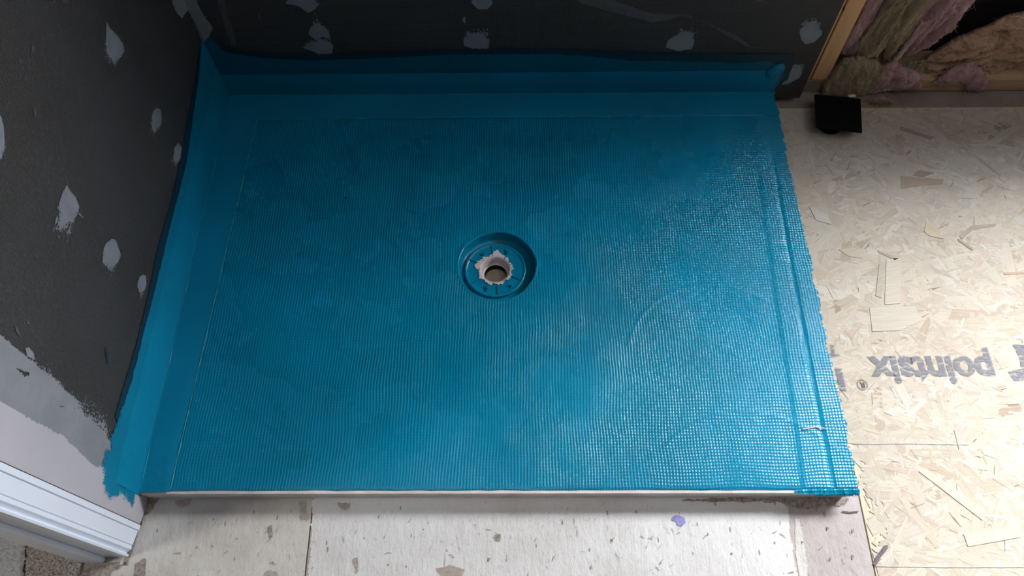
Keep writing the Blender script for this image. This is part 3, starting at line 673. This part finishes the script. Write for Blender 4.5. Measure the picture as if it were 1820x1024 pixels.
bead((.004, -.0042, zo+.0006), (1.19, -.0042, zo+.0006), .0005, 120, 6)
pt = at(615, 352, 2, ZT-.004); bm = bmesh.new(); bmesh.ops.create_icosphere(bm, subdivisions=2, radius=.0026, matrix=Matrix.Translation((pt[0], pt[1], float(zsheet(pt[0], pt[1]))+.0002)) @ Matrix.Diagonal((1, 1, .35, 1))); bmo('pit', bm, M['darkblue'], mem)
# little raised cord lines at band edges, the light they catch painted in as paler blue
# brushed coat above the bands
wlp = [(234, 905), (240, 884), (256, 878), (330, 500), (420, 165), (390, 110), (366, 72), (357, 62), (355, 95), (352, 140), (344, 190), (338, 235), (330, 290), (316, 345), (300, 405), (285, 470), (270, 530), (253, 590), (240, 645), (222, 700), (207, 745), (193, 775), (192, 796), (183, 798), (178, 825), (180, 860), (182, 880), (188, 884), (192, 896), (199, 888), (206, 890), (212, 882), (220, 894)]
ragged('brushed_coat', wlp, m=M['bluepaint'], parent=wl, off=.0018, cell=.0012, fringe=.010, fdir=(-1, 0), wob=.0016, seed=140, amin=-.9366, label='brushed blue coat on the left wall', **X0)
wld = [(256, 878), (330, 500), (415, 165), (366, 78), (350, 90), (346, 140), (335, 190), (326, 240), (316, 300), (305, 345), (290, 400), (275, 455), (262, 520), (246, 590), (232, 640), (216, 690), (202, 740), (210, 760)]
ragged('thin_coat', wld, m=M['darkblue'], parent=wl, off=.0014, cell=.0013, fringe=.006, fdir=(0, 1), wob=.002, seed=141, weave=.8, **X0)
wbp = [(372, 62), (385, 75), (400, 92), (470, 102), (560, 106), (650, 103), (780, 96), (900, 94), (985, 94), (1050, 98), (1120, 106), (1200, 106), (1300, 109), (1345, 108), (1362, 105), (1378, 112), (1391, 120), (1396, 132), (1386, 146), (1374, 158), (1374, 180), (412, 180), (385, 120), (364, 76)]
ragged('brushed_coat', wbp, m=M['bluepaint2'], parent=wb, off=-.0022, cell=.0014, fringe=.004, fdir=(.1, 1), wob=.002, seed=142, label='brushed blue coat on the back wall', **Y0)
wbd = [(384, 60), (410, 84), (470, 92), (560, 94), (650, 92), (780, 86), (900, 84), (1000, 84), (1120, 90), (1200, 92), (1300, 94), (1360, 93), (1412, 94), (1410, 110), (1400, 140), (1374, 160), (412, 160)]
ragged('thin_coat', wbd, m=M['darkblue'], parent=wb, off=-.0017, cell=.0014, fringe=.012, fdir=(0, 1), wob=.002, seed=143, weave=.9, **Y0)
# folded corner lump at the band's right end
def lump():
    bm = bmesh.new(); bmesh.ops.create_icosphere(bm, subdivisions=4, radius=1)
    a = at(1378, 128, 1, -.006)
    for v_ in bm.verts:
        n = float(fbm(np.array(v_.co.x*2+5), np.array(v_.co.z*2+v_.co.y), 9))
        s_ = .85+.35*n
        v_.co = Vector((a[0]+v_.co.x*.016*s_+.006*(v_.co.z), -.004+v_.co.y*.007*s_, a[2]+v_.co.z*.022*s_))
    bmo('folded_corner', bm, M['tape'], mem, True)
lump()

# ---------------- drain
dr = empty('floor_drain', (DCX, DCY, 0)); tag(dr, 'round recessed blue-coated drain flange with a bare white throat, in the middle of the tray', 'drain')
zs = float(zsheet(DCX, DCY)); zr = float(zsheet(DCX+RW, DCY))
FX = DCX-.004
# the recess wall is the membrane's own, dressed down around the drain
lathe('recess_wall', [(RW+.004, .0006), (RW+.0015, .0016), (RW-.001, .0006), (RW-.0018, -.003), (RW-.0035, -.0175), (RW-.0075, -.0215), (.050, -.0222)], (DCX, DCY, zr), M['bluewell'], mem, 96, jit=lambda a, i: .0007*math.sin(5*a+1)+.0004*math.sin(13*a))
zf = zr-.0150
hole_r = .0285
def torn(a, i):
    if i < 6: return 0
    return 0
# flange: raised rim, shallow dish, open middle
lathe('flange', [(.0615, -.006), (.0618, -.001), (.0605, .0012), (.0580, .0012), (.0568, .0000), (.054, -.0008), (.036, -.0005), (.0300, .0002), (hole_r+.0003, .0002)], (FX, DCY-.001, zf), M['bluewell'], dr, 96, jit=lambda a, i: .0003*math.sin(7*a+i))
for dg in (98, 38, 155, 215, 276, 335):
    a = math.radians(dg); bm = box_bm(.036, .0572, -.0009, .0009, -.001, .0014, .0005)
    bm.transform(Matrix.Translation((FX, DCY-.001, zf)) @ Matrix.Rotation(a, 4, 'Z')); bmo('rib', bm, M['bluewell'], dr)
M['bluedark'] = blue_mat('blue_slot_shade', False, .3, .35)  # flange blue darkened to paint in the shade of slots and holes
for dg in (128, 40+22, 248, 310):
    a = math.radians(dg)
    c = (FX+.046*math.cos(a), DCY-.001+.046*math.sin(a))
    bm = bmesh.new()
    for q in range(7):
        r = random.uniform(0, .0062); t = random.uniform(0, 6.28); s_ = random.uniform(.0012, .0026)
        bmesh.ops.create_icosphere(bm, subdivisions=2, radius=s_, matrix=Matrix.Translation((c[0]+r*math.cos(t), c[1]+r*math.sin(t), zf-.0006)) @ Matrix.Diagonal((1, 1, .8, 1)))
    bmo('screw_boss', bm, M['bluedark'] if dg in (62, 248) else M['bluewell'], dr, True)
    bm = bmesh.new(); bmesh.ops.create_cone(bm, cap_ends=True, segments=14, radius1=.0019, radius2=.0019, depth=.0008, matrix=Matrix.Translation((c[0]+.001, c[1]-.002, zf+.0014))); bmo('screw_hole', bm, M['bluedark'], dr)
# bare plastic ring where the coat is torn back
def torn_r(a, i):
    if i == 0:
        return .0020*math.sin(9*a)+.0012*math.sin(17*a+1)+.0011*math.sin(31*a)+.0085*math.exp(-((a-1.45)/.30)**2)+.0080*math.exp(-((a-2.75)/.30)**2)-.0012
    return 0
lathe('throat', [(.0355, .0010), (.0300, .0014), (.0290, .0008), (.0270, -.003), (.0262, -.010), (.0258, -.020), (.0250, -.0215), (.0228, -.0215)], (FX, DCY-.001, zf), M['pvc'], dr, 96, jit=torn_r)
for t in (.35, .95, 1.75, 2.45, 3.1, 4.6, 5.3, 5.9):
    bm = bmesh.new(); bmesh.ops.create_cone(bm, cap_ends=True, segments=10, radius1=.0011, radius2=.0011, depth=.0006, matrix=Matrix.Translation((FX+.0318*math.cos(t), DCY-.001+.0318*math.sin(t), zf+.0017))); bmo('pin_hole', bm, M['crack'], dr)
lathe('pipe', [(.0228, -.0215), (.0226, -.05), (.0226, -.075)], (FX, DCY-.001, zf), M['dark'], dr, 48)
lathe('trap_bottom', [(.0226, -.040), (.012, -.041), (.0, -.0415)], (FX, DCY-.003, zf), M['mud'], dr, 32)
# floor slab under the pipe stays below: the trap bottom sits inside it

# ---------------- black capped pipe stub by the back wall
ZP = .034
q = [at(1448, 167, 2, ZP), at(1530, 175, 2, ZP), at(1533, 235, 2, ZP), at(1452, 225, 2, ZP)]
pc = at(1474, 221, 2, .004)
ps = empty('capped_pipe', (float(pc[0]), float(pc[1]), 0)); tag(ps, 'black square cap on a short round pipe stub beside the insulation', 'pipe cap')
def cap():
    bm = bmesh.new(); t = [bm.verts.new((p[0], p[1], ZP)) for p in q]; b = [bm.verts.new((p[0], p[1], ZP-.005)) for p in q]
    bm.faces.new(t); bm.faces.new(b[::-1])
    for i in range(4): bm.faces.new((t[i], b[i], b[(i+1) % 4], t[(i+1) % 4]))
    bmesh.ops.recalc_face_normals(bm, faces=bm.faces[:]); bmesh.ops.bevel(bm, geom=bm.edges[:], offset=.0014, segments=2, affect='EDGES', profile=.5)
    bmo('square_cap', bm, M['black'], ps)
cap()
lathe('round_pipe', [(.0, ZP-.006), (.0235, ZP-.006), (.0235, .006), (.0265, .006), (.0265, .0012), (0, .0012)], (float(pc[0]), float(pc[1]), 0), M['black'], ps, 40, False)
fb = bmesh.new(); bmesh.ops.create_icosphere(fb, subdivisions=3, radius=1); a = at(1514, 171, 2, ZP+.002)
for v_ in fb.verts:
    n = .8+.5*float(fbm(np.array(v_.co.x*3+2), np.array(v_.co.y*3+v_.co.z), 21)); v_.co = Vector((a[0]+v_.co.x*.0085*n, a[1]+v_.co.y*.0042*n, ZP+.0028+v_.co.z*.0028*n))
tag(bmo('fibre_crumb', fb, M['foam'], None, True), 'small white crumb of fibre lying on the black cap', 'crumb')

# ---------------- insulation in the stud bay
def batt(name, pts, y0, depth, m, label, seed, step=.0022, amp=.010, fq=(40, 40), rot=0., lean=0., fl=True):
    """fibrous lump: outline in pixels on plane y=y0, bulging towards the room"""
    P = [at(x, y, 1, y0) for x, y in pts]
    for p, (x, y) in zip(P, pts):        # the batts carry on up the bay, and to the next stud
        if y <= -30: p[2] += .30; p[0] += .012
        if x >= 1850: p[0] = 1.925; p[2] = p[2]*1.2
    poly = [(p[0], max(p[2], .004)) for p in P]; pa = np.array(poly)
    mn, mx = pa.min(0), pa.max(0); nx, ny = int((mx[0]-mn[0])/step)+2, int((mx[1]-mn[1])/step)+2
    X, Z = np.meshgrid(mn[0]+np.arange(nx)*step, mn[1]+np.arange(ny)*step, indexing='ij')
    sd = sdist(X, Z, poly)+(fbm(X/.01, Z/.01, seed, 3)-.45)*.004
    t = np.clip(sd/(depth*.9), 0, 1); prof = np.sqrt(1-(1-t)**2)
    c, s_ = math.cos(rot), math.sin(rot); U = X*c+Z*s_; V_ = -X*s_+Z*c
    n = fbm(U*fq[0], V_*fq[1], seed+1, 4)-.5+.45*(fbm(X*190, Z*190, seed+8, 3)-.5); n2 = np.abs(fbm(U*fq[0]*.5+3, V_*fq[1]*.5, seed+5, 3)-.47)
    amp = amp*1.35; rdg = np.abs(((fbm(U*fq[0]*.35, V_*fq[1]*.35, seed+21, 2)*5) % 1)-.5)   # overlapping layers with sharp steps
    Y = y0-depth*.75*prof+amp*(n-2.2*n2+.25-.9*rdg)*-1*np.clip(sd/.006, 0, 1)-lean*np.clip((mx[1]-Z)/(mx[1]-mn[1]), 0, 1)**2
    keep = sd > 0; v = []; idx = -np.ones(X.shape, int)
    f = []
    cells = keep[:-1, :-1] & keep[1:, :-1] & keep[1:, 1:] & keep[:-1, 1:]
    need = np.zeros(X.shape, bool)
    need[:-1, :-1] |= cells; need[1:, :-1] |= cells; need[1:, 1:] |= cells; need[:-1, 1:] |= cells
    ii = np.argwhere(need)
    for k_, (i, j) in enumerate(ii): idx[i, j] = k_; v.append((X[i, j], Y[i, j], max(Z[i, j], .003)))
    for i, j in np.argwhere(cells): f.append((idx[i, j], idx[i+1, j], idx[i+1, j+1], idx[i, j+1]))
    # back face closes the lump
    nb = len(v); e = {}
    v += [(x, y0+.002, z) for x, _, z in v[:nb]]
    from collections import Counter
    cnt = Counter()
    for q_ in f:
        for a, b in zip(q_, q_[1:]+q_[:1]): cnt[(a, b)] += 1
    side = [(a, a+nb, b+nb, b) for (a, b) in cnt if (b, a) not in cnt]
    f = f+[tuple(nb+a for a in q_[::-1]) for q_ in f]+side
    o = pyd(name, v, f, m, None, True)
    tag(o, label, 'insulation', 'loose insulation pieces in the stud bay')
    # torn fibres standing off the face
    fv = []; ff = []; N = int(min(900, 60+len(ii)*.16)); dr_ = np.array([-math.sin(rot), 0, math.cos(rot)]) if fq[0] > fq[1] else np.array([math.cos(rot), 0, math.sin(rot)])
    pick = RNG.integers(0, len(ii), N); vv = np.array(v[:nb])
    for q0 in pick:
        p = vv[q0].copy(); L = random.uniform(.006, .022); w0 = random.uniform(.0003, .0009); d = dr_*random.choice((-1, 1))+np.array([random.gauss(0, .35), random.gauss(-.12, .18), random.gauss(0, .35)])
        d /= np.linalg.norm(d); sdv = np.cross(d, (0, 1, 0)); sdv /= (np.linalg.norm(sdv)+1e-9); c0 = len(fv); cur = np.array([random.gauss(0, .3), random.gauss(-.1, .25), random.gauss(0, .3)])
        for s0 in (0, .33, .66, 1):
            pp = p+d*L*(s0-.5)+cur*L*s0*s0-np.array([0, .0006+.003*s0*(1-s0), 0]); pp[2] = max(pp[2], .003)
            fv += [pp-sdv*w0*(1-s0*.7), pp+sdv*w0*(1-s0*.7)]
        ff += [(c0, c0+1, c0+3, c0+2), (c0+2, c0+3, c0+5, c0+4), (c0+4, c0+5, c0+7, c0+6)]
    fo = pyd('torn_fibre', fv, ff, m, o); fo['kind'] = 'stuff'
    return o
RB = math.radians(12)
batt('insulation_batt', [(1722, -30), (1850, -30), (1850, 150), (1700, 152), (1655, 146), (1632, 118), (1655, 92), (1700, 66), (1760, 40), (1850, 14), (1850, 0)][3:4]+[(1700, 152), (1655, 148), (1628, 122), (1648, 98), (1695, 68), (1755, 44), (1790, 26), (1860, 8), (1860, 153)], .070, .030, M['wool_mix'], 'wide tan and pink fibre batt at the far right of the stud bay', 201, fq=(22, 60), rot=.35, amp=.017)
batt('insulation_batt', [(1640, -40), (1735, -40), (1728, 0), (1712, 28), (1690, 55), (1655, 78), (1618, 98), (1600, 92), (1606, 70), (1628, 40)], .074, .028, M['wool_pink'], 'long dusty pink batt fold left of the black gap', 202, fq=(75, 10), rot=-.25, amp=.022)
batt('insulation_batt', [(1628, -40), (1662, -40), (1650, 5), (1622, 50), (1592, 90), (1578, 118), (1562, 112), (1582, 60), (1600, 20)], .060, .022, M['wool_brown'], 'dark brown batt strip left of the long pink fold', 203, fq=(70, 8), rot=-.22, amp=.013)
batt('insulation_batt', [(1655, 35), (1644, 48), (1612, 88), (1575, 130), (1570, 124), (1606, 82), (1636, 38)], .044, .008, M['wool_pink'], 'thin pale pink torn edge running down between brown and pink batts', 204, fq=(60, 10), rot=-.25, amp=.007)
batt('insulation_batt', [(1584, -40), (1624, -40), (1612, 10), (1598, 45), (1580, 78), (1558, 100), (1520, 98), (1530, 72), (1545, 45), (1565, 15)], .050, .022, M['wool_brown'], 'light brown batt strip nearest the pink sliver by the studs', 205, fq=(80, 8), rot=-.2, amp=.015)
batt('insulation_batt', [(1553, -40), (1594, -40), (1572, 12), (1548, 48), (1530, 75), (1524, 96), (1492, 96), (1507, 60), (1530, 20)], .062, .018, M['wool_pink'], 'narrow pink sliver squeezed against the pine studs', 206, fq=(70, 10), rot=-.15, amp=.012)
batt('insulation_batt', [(1604, 112), (1640, 106), (1700, 112), (1725, 122), (1700, 147), (1640, 150), (1600, 150)], .066, .016, M['wool_brown'], 'grey-brown flap low in the bay above the sole plate', 207, fq=(30, 30), amp=.010)
batt('insulation_batt', [(1560, 122), (1590, 104), (1604, 118), (1640, 128), (1638, 150), (1600, 154), (1565, 156), (1548, 176), (1532, 184), (1528, 172), (1542, 150)], .038, .018, M['wool_pink'], 'crumpled pink wad spilling over the plate beside the black cap', 208, fq=(30, 30), amp=.014, lean=.010)
batt('insulation_batt', [(1692, 118), (1715, 110), (1745, 120), (1757, 142), (1750, 156), (1736, 165), (1720, 160), (1706, 142), (1690, 146), (1652, 148), (1670, 136)], .032, .018, M['wool_pink'], 'pink tuft hanging over the pine sole plate', 209, fq=(35, 25), amp=.012)
batt('insulation_batt', [(1500, 103), (1530, 100), (1562, 108), (1572, 122), (1552, 148), (1532, 168), (1520, 176), (1490, 170), (1456, 164), (1464, 146), (1482, 124)], .034, .026, M['wool_brown'], 'short brown batt end folded out over the plate behind the black cap', 210, fq=(60, 14), rot=-.25, amp=.014, lean=.012)
batt('insulation_batt', [(1548, 176), (1572, 172), (1590, 184), (1584, 192), (1562, 186)], -.004, .006, M['wool_mix'], 'small tan scrap on the floor beside the black cap', 211, fq=(30, 30), amp=.004, step=.0012)
# wisps of fibre sticking out of the batts
# ---------------- hallway carpet
def carpet(name, pts, m, label, seed, parent=None):
    P = [at(x, y, 2, 0) for x, y in pts]; poly = [(p[0], p[1]) for p in P]; pa = np.array(poly); mn, mx = pa.min(0), pa.max(0); st = .0016
    X, Y = np.meshgrid(np.arange(mn[0], mx[0], st), np.arange(mn[1], mx[1], st), indexing='ij')
    sd = sdist(X, Y, poly)+(vnoise(X/.004, Y/.004, seed)-.5)*.004; keep = sd > 0
    Z = .0012+.0045*np.clip(sd/.004, 0, 1)+.0040*np.abs(vnoise(X/.0042, Y/.0042, seed+1)-.1)+.001*RNG.random(X.shape)
    cells = keep[:-1, :-1] & keep[1:, :-1] & keep[1:, 1:] & keep[:-1, 1:]; idx = np.arange(X.size).reshape(X.shape)
    f = np.stack([idx[:-1, :-1], idx[1:, :-1], idx[1:, 1:], idx[:-1, 1:]], -1)[cells]
    used = np.unique(f); mp = -np.ones(X.size, int); mp[used] = np.arange(len(used))
    V_ = np.stack([X, Y, Z], -1).reshape(-1, 3)[used]
    o = pyd(name, V_, [tuple(q_) for q_ in mp[f].tolist()], m, parent, True)
    if label: tag(o, label, 'carpet')
    o['kind'] = 'stuff'; return o
carpet('carpet', [(-260, 930), (-60, 930), (52, 930), (50, 975), (40, 1060), (-260, 1060)], M['carpet_l'], 'pale grey hallway carpet beyond the door casing', 301)
carpet('carpet_underlay', [(54, 930), (110, 940), (138, 985), (150, 1000), (142, 1030), (135, 1060), (42, 1060)], M['carpet_d'], 'brown speckled frayed strip between pale carpet and bare plywood', 302)
